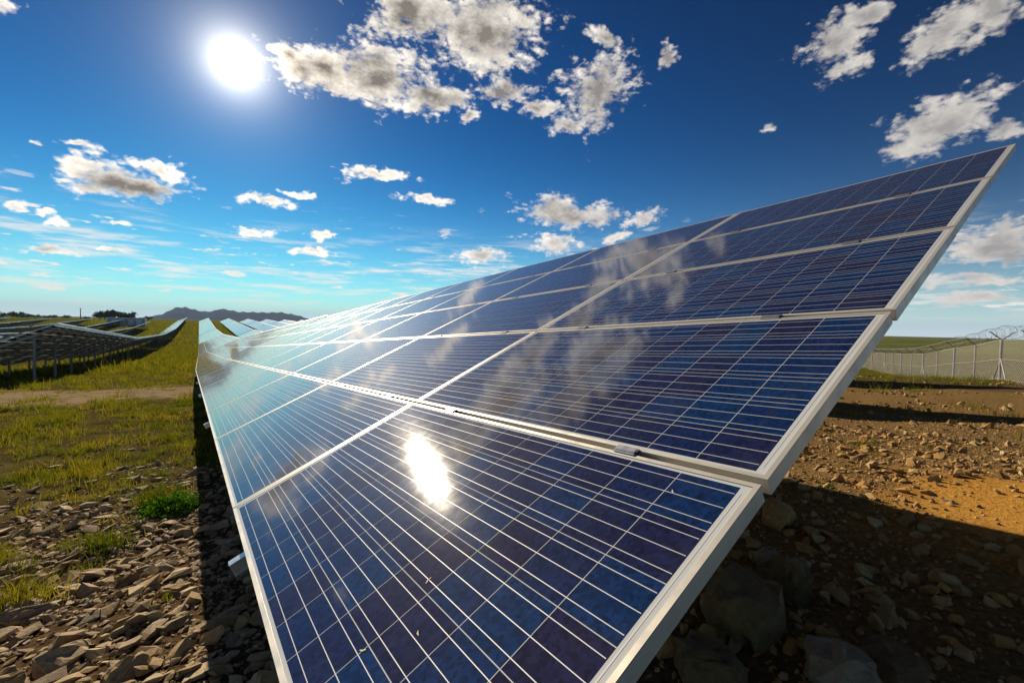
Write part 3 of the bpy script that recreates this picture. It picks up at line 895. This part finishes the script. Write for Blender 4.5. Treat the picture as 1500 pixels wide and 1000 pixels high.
o = scatter((-3.6, .5, .9, 9.5), 7500, .05, .20, 2.3, SH, .28, (.10, .16, .35), 'shale_stone',
            lab_shale, 'loose stones beside the panel row', 190, 'shale_rubble', M_STONE, m_left, 11, inleft)
tag(o, 'bed of broken brown shale covering the ground beside the panel row', 'rubble')
o = scatter((-4.5, .6, .9, 11.0), 30000, .018, .06, 1.2, SH, .35, (.08, .12, .3), 'shale_stone',
            'x', 'x', 0, 'shale_chips', M_STONE, m_left, 12, inleft)
tag(o, 'small shale chips between the larger stones beside the panel row', 'rubble')
def m_right(x, y, r):
    sand = np.hypot((x - 5.2) * .5, y - .05) < .55
    return np.where(sand, r.random(len(x)) < .22, r.random(len(x)) < .95)
o = scatter((1.1, 9.5, -2.2, 4.5), 6500, .035, .17, 2.6, OC, .35, (0, 0, .3), 'ochre_stone',
            lab_ochre, 'loose ochre stones by the panel row', 100, 'ochre_rubble', M_OCHRE, m_right, 13, inright)
tag(o, 'scattered ochre rubble between the panel row and the fence', 'rubble')
o = scatter((1.0, 13.0, -2.5, 6.0), 22000, .015, .05, 1.2, OC, .4, (0, 0, 0), 'x', 'x', 'x', 0, 'ochre_gravel', M_OCHRE, m_right, 14, inright)
tag(o, 'fine ochre gravel strewn over the bare ground', 'rubble')
o = scatter((9.0, 30.0, -1.0, 9.0), 5000, .05, .26, 2.6, OC, .4, (0, 0, 0), 'x', 'x', 'x', 0, 'stony_patches', M_OCHRE,
            lambda x, y, r: r.random(len(x)) < np.clip(np.sin(x * .8 + 1.5) * np.sin(y * 1.1 + x * .3) + .1, .06, 1), 15, inright)
tag(o, 'patches of loose stones on the bare ground before the fence', 'rubble')

def boulder(px_xy, size, rz, label, seed, flat=.75, mat=None, name='boulder', tilt=(0, 0)):
    bm = bmesh.new(); r = random.Random(seed)
    for _ in range(22):
        v = Vector((r.gauss(0, 1), r.gauss(0, 1), r.gauss(0, 1))).normalized()
        v = Vector((v.x * .5, v.y * .38, v.z * .5 * flat)); v.z = min(v.z, .33 * flat)
        bm.verts.new(v)
    bmesh.ops.convex_hull(bm, input=bm.verts)
    bmesh.ops.delete(bm, geom=[v for v in bm.verts if not v.link_faces], context='VERTS')
    bmesh.ops.triangulate(bm, faces=bm.faces)
    bmesh.ops.subdivide_edges(bm, edges=list(bm.edges), cuts=2, fractal=1.1, along_normal=.9, use_grid_fill=True, seed=seed)
    bmesh.ops.smooth_vert(bm, verts=bm.verts, factor=.05, use_axis_x=True, use_axis_y=True, use_axis_z=True)
    bmesh.ops.recalc_face_normals(bm, faces=bm.faces)
    me = bpy.data.meshes.new(name); bm.to_mesh(me); bm.free(); me.materials.append(mat or M_BOULDER)
    x, y = px_xy
    o = add(name, me, None, (x, y, float(hgt(x, y)) + size * flat * .20), (tilt[0], tilt[1], rz), (size, size, size))
    tag(o, label, 'stone')
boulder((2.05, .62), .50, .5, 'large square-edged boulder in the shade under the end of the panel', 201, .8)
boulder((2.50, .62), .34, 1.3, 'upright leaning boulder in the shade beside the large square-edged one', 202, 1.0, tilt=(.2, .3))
boulder((2.72, .82), .20, .2, 'small pale block lying on top of the shaded stone heap', 203, .8, M_PALE)
boulder((1.98, .20), .34, .9, 'pale pitted boulder lying in front of the shaded stone heap', 204, .75, M_PALE)
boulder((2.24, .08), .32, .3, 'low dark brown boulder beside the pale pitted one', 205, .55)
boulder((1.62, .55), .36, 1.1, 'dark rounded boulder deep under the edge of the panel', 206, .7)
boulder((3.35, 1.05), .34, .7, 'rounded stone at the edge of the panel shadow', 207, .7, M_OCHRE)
boulder((-.92, 3.25), .27, .3, 'broad ochre-faced slab tilted among the shale rubble', 211, .35, M_STONE, 'rock_slab', (.35, .1))
boulder((-.66, 2.55), .25, .65, 'long ochre slab standing on edge in the shale rubble', 212, .45, M_STONE, 'rock_slab', (.5, .2))
boulder((-.84, 2.44), .19, .1, 'dark blocky stone beside the long ochre slab', 213, .8, M_STONE, 'rock_slab')
boulder((-.40, 2.22), .20, .6, 'pointed pale slab rising from the shale rubble', 214, .5, M_STONE, 'rock_slab', (.4, -.3))
boulder((-.24, 3.05), .20, .2, 'pale flat stone half inside the panel row shadow edge', 215, .3, M_STONE, 'rock_slab', (.1, .1))

# ------------------------------------------------------------------ grass
def blades(x, y, h, w, r, lean=.5):
    n = len(x); z = hgt(x, y) - .01
    a = r.uniform(0, 2 * math.pi, n); b = r.uniform(0, 2 * math.pi, n)
    l = r.uniform(.1, lean, n) * h
    dx, dy = np.cos(b) * l, np.sin(b) * l
    wx, wy = np.cos(a) * w, np.sin(a) * w
    p0 = np.stack([x - wx, y - wy, z], 1); p1 = np.stack([x + wx, y + wy, z], 1)
    m0 = np.stack([x - wx * .7 + dx * .35, y - wy * .7 + dy * .35, z + h * .6], 1)
    m1 = np.stack([x + wx * .7 + dx * .35, y + wy * .7 + dy * .35, z + h * .6], 1)
    t = np.stack([x + dx, y + dy, z + h], 1)
    V = np.stack([p0, p1, m1, m0, t], 1).reshape(-1, 3)
    k = np.arange(n)[:, None] * 5
    F = np.concatenate([k + np.array([[0, 1, 2]]), k + np.array([[0, 2, 3]]), k + np.array([[3, 2, 4]])], 0)
    return V, F
def grass(name, label, parts, mat):
    Vs, Fs, off = [], [], 0
    for V, F in parts:
        Vs.append(V); Fs.append(F + off); off += len(V)
    o = add(name, big_mesh(name, np.concatenate(Vs), np.concatenate(Fs), mat))
    tag(o, label, 'grass', kind='stuff')
def clumpy(n, reg, r, per, spread, mask=None):
    cx = r.uniform(reg[0], reg[1], n); cy = r.uniform(reg[2], reg[3], n)
    if mask is not None:
        k = mask(cx, cy, r); cx, cy = cx[k], cy[k]
    m = len(cx)
    global HF
    HF = np.repeat(np.exp(r.normal(0, .38, m)), per)
    sp = np.repeat(spread * r.uniform(.5, 1.2, m), per)
    return np.repeat(cx, per) + r.normal(0, 1, m * per) * sp, np.repeat(cy, per) + r.normal(0, 1, m * per) * sp
def bare(x, y): return np.exp(-((y + .35 * x - 20.0) / 3.2) ** 2) * .97
def g_left(x, y, r):
    pat = .55 + .45 * np.sin(1.7 * x + .9 * y + .4) * np.cos(1.2 * y - 1.1 * x)
    pat2 = np.sin(2.9 * x - 1.3 * y) * np.cos(2.1 * y + .8 * x + 1.0)
    d = np.clip((y - 3.6) / 3.6, .05, 1) * np.clip(-.10 + .62 * pat + .45 * pat2, .02, 1) * (1 - bare(x, y))
    return r.random(len(x)) < d
r = np.random.default_rng(5)
parts = []
def lay(n, reg, per, spread, mask, h0, h1, w):
    x, y = clumpy(n, reg, r, per, spread, mask)
    parts.append(blades(x, y, r.uniform(h0, h1, len(x)) * HF, w, r, 1.0))
lay(2000, (-3.6, .2, 2.9, 9), 26, .045, g_left, .035, .11, .0028)
lay(3600, (-5.5, .4, 7, 18), 26, .085, g_left, .04, .14, .0048)
lay(5200, (-9, 1.0, 16, 42), 13, .15, g_left, .06, .20, .011)
lay(5500, (-12, 3, 40, 130), 9, .32, None, .10, .38, .03)
lay(14000, (-45, 60, 125, 345), 4, .8, None, .12, .45, .10)
grass('grass', 'yellow-green grass growing along the aisle between the solar rows', parts, M_GRASS)
parts = []
def g_right(x, y, r):
    return r.random(len(x)) < np.where(x > 25 + 2 * np.sin(y), .9, (.03 + .5 * np.clip(np.sin(x * .7) * np.sin(y * .9 + x * .2), 0, 1)) * (x > 9))
lay(5500, (8, 60, -3, 22), 16, .14, g_right, .05, .20, .0065)
lay(40, (3.2, 9, .9, 4.5), 22, .04, None, .03, .08, .003)
grass('grass', 'green verge grass at the foot of the perimeter fence', parts, M_GRASS)

def tuft(xy, n, h, spread, label, seed, mat=None, name='grass_tuft', w=.0035):
    r = np.random.default_rng(seed)
    x = r.normal(0, spread, n); y = r.normal(0, spread, n)
    V, F = blades(x + xy[0], y + xy[1], r.uniform(.4, 1, n) * h, w, r, 1.0)
    z0 = float(hgt(*xy)); V = V - np.array([xy[0], xy[1], z0])
    o = add(name, big_mesh(name, V, F, mat or M_GRASS), None, (xy[0], xy[1], z0))
    tag(o, label, 'grass')
tuft((-1.00, 3.45), 260, .24, .09, 'long-bladed grass tuft growing behind the broad ochre-faced slab', 301)
tuft((-1.38, 4.35), 420, .22, .085, 'thick grass tuft at the outer edge of the shale rubble', 302)
tuft((-.72, 4.25), 260, .17, .08, 'small yellow-green tuft in the middle of the shale rubble', 303)
tuft((-.42, 5.25), 420, .26, .11, 'tall grass tuft beside the bright green shrub', 304)
def shrub():
    r = np.random.default_rng(9); xy = (-.30, 4.86); z0 = float(hgt(*xy))
    root = bpy.data.objects.new('shrub', None); COL.objects.link(root); root.location = (xy[0], xy[1], z0)
    tag(root, 'low bright green leafy shrub at the edge of the panel row shadow', 'shrub')
    n = 2600
    d = r.normal(size=(n, 3)); d /= np.linalg.norm(d, axis=1)[:, None]; d[:, 2] = np.abs(d[:, 2])
    lump = 1 + .22 * np.sin(7 * d[:, 0] + 3) * np.cos(6 * d[:, 1]) + .12 * np.sin(13 * d[:, 2] + 9 * d[:, 0])
    p = d * (r.uniform(.45, 1, n) ** .5 * lump)[:, None] * np.array([.25, .22, .15])
    a = r.normal(size=(n, 3)); a /= np.linalg.norm(a, axis=1)[:, None]
    b = np.cross(a, d + r.normal(size=(n, 3)) * .5); b /= np.linalg.norm(b, axis=1)[:, None]
    s = r.uniform(.009, .018, n)[:, None]
    V = np.stack([p - a * s, p - b * s * .5, p + a * s, p + b * s * .5], 1).reshape(-1, 3)
    add('foliage', big_mesh('shrub_foliage', V, np.arange(n * 4).reshape(-1, 4), M_SHRUB), root)
    mb = MB()
    for k in range(9):
        t = k * .7; mb.bar((0, 0, -.02), (math.cos(t) * .15, math.sin(t) * .13, .09), .005, r2=.002)
    add('stems', mb.mesh('shrub_stems', M_BARK), root)
shrub()

# ------------------------------------------------------------------ bits blown onto the glass
PV, PU, PN = Vector((.9055, .0239, .4238)), Vector((0, .9984, -.0564)), Vector((-.4244, .051, .904))
for (v_, u_, ln, a_, what) in ((.362, .551, .016, .3, 'pale dry seed husk lying on the blue glass below the sun glint'), (.270, .426, .012, 1.2, 'short curled straw lying on the glass of the foreground module'),
                         (.165, .509, .014, 2.3, 'thin dry straw lying close to the lower frame of the foreground module'), (.896, .174, .010, .8, 'tiny pale fleck on the corner cell by the frame end')):
    mb = MB(); w_ = ln * .16
    fm = Matrix((PV, PU, PN)).transposed().to_4x4() @ Matrix.Rotation(a_, 4, 'Z')
    for t0, t1, sk in ((-1, -.3, .18), (-.3, .4, 0), (.4, 1, -.25)):
        mb.box(ln * .6 * t0, ln * .6 * t1, -w_ * (.6 if sk else 1), w_ * (.6 if sk else 1), .0012, .0020, 0, fm @ Matrix.Rotation(sk, 4, 'Z'))
    o = add('straw', mb.mesh('straw', M_STRAW), None, PV * v_ + PU * u_)
    tag(o, what, 'straw')

# ------------------------------------------------------------------ haze: the air over the plain
def haze():
    m = bpy.data.materials.new('haze_air'); m.use_nodes = True
    nt = NT(m.node_tree); nt.n.clear()
    o = nt.node('ShaderNodeOutputMaterial'); v = nt.node('ShaderNodeVolumePrincipled')
    v.inputs['Color'].default_value = (.42, .62, 1.0, 1); v.inputs['Density'].default_value = 7e-5; v.inputs['Anisotropy'].default_value = 0.0
    nt.l.new(v.outputs[0], o.inputs['Volume'])
    mb = MB(); mb.box(-11500, 11500, -3600, 12500, -9.0, 215.0)
    h = add('haze', mb.mesh('haze', m)); tag(h, kind='stuff')
haze()
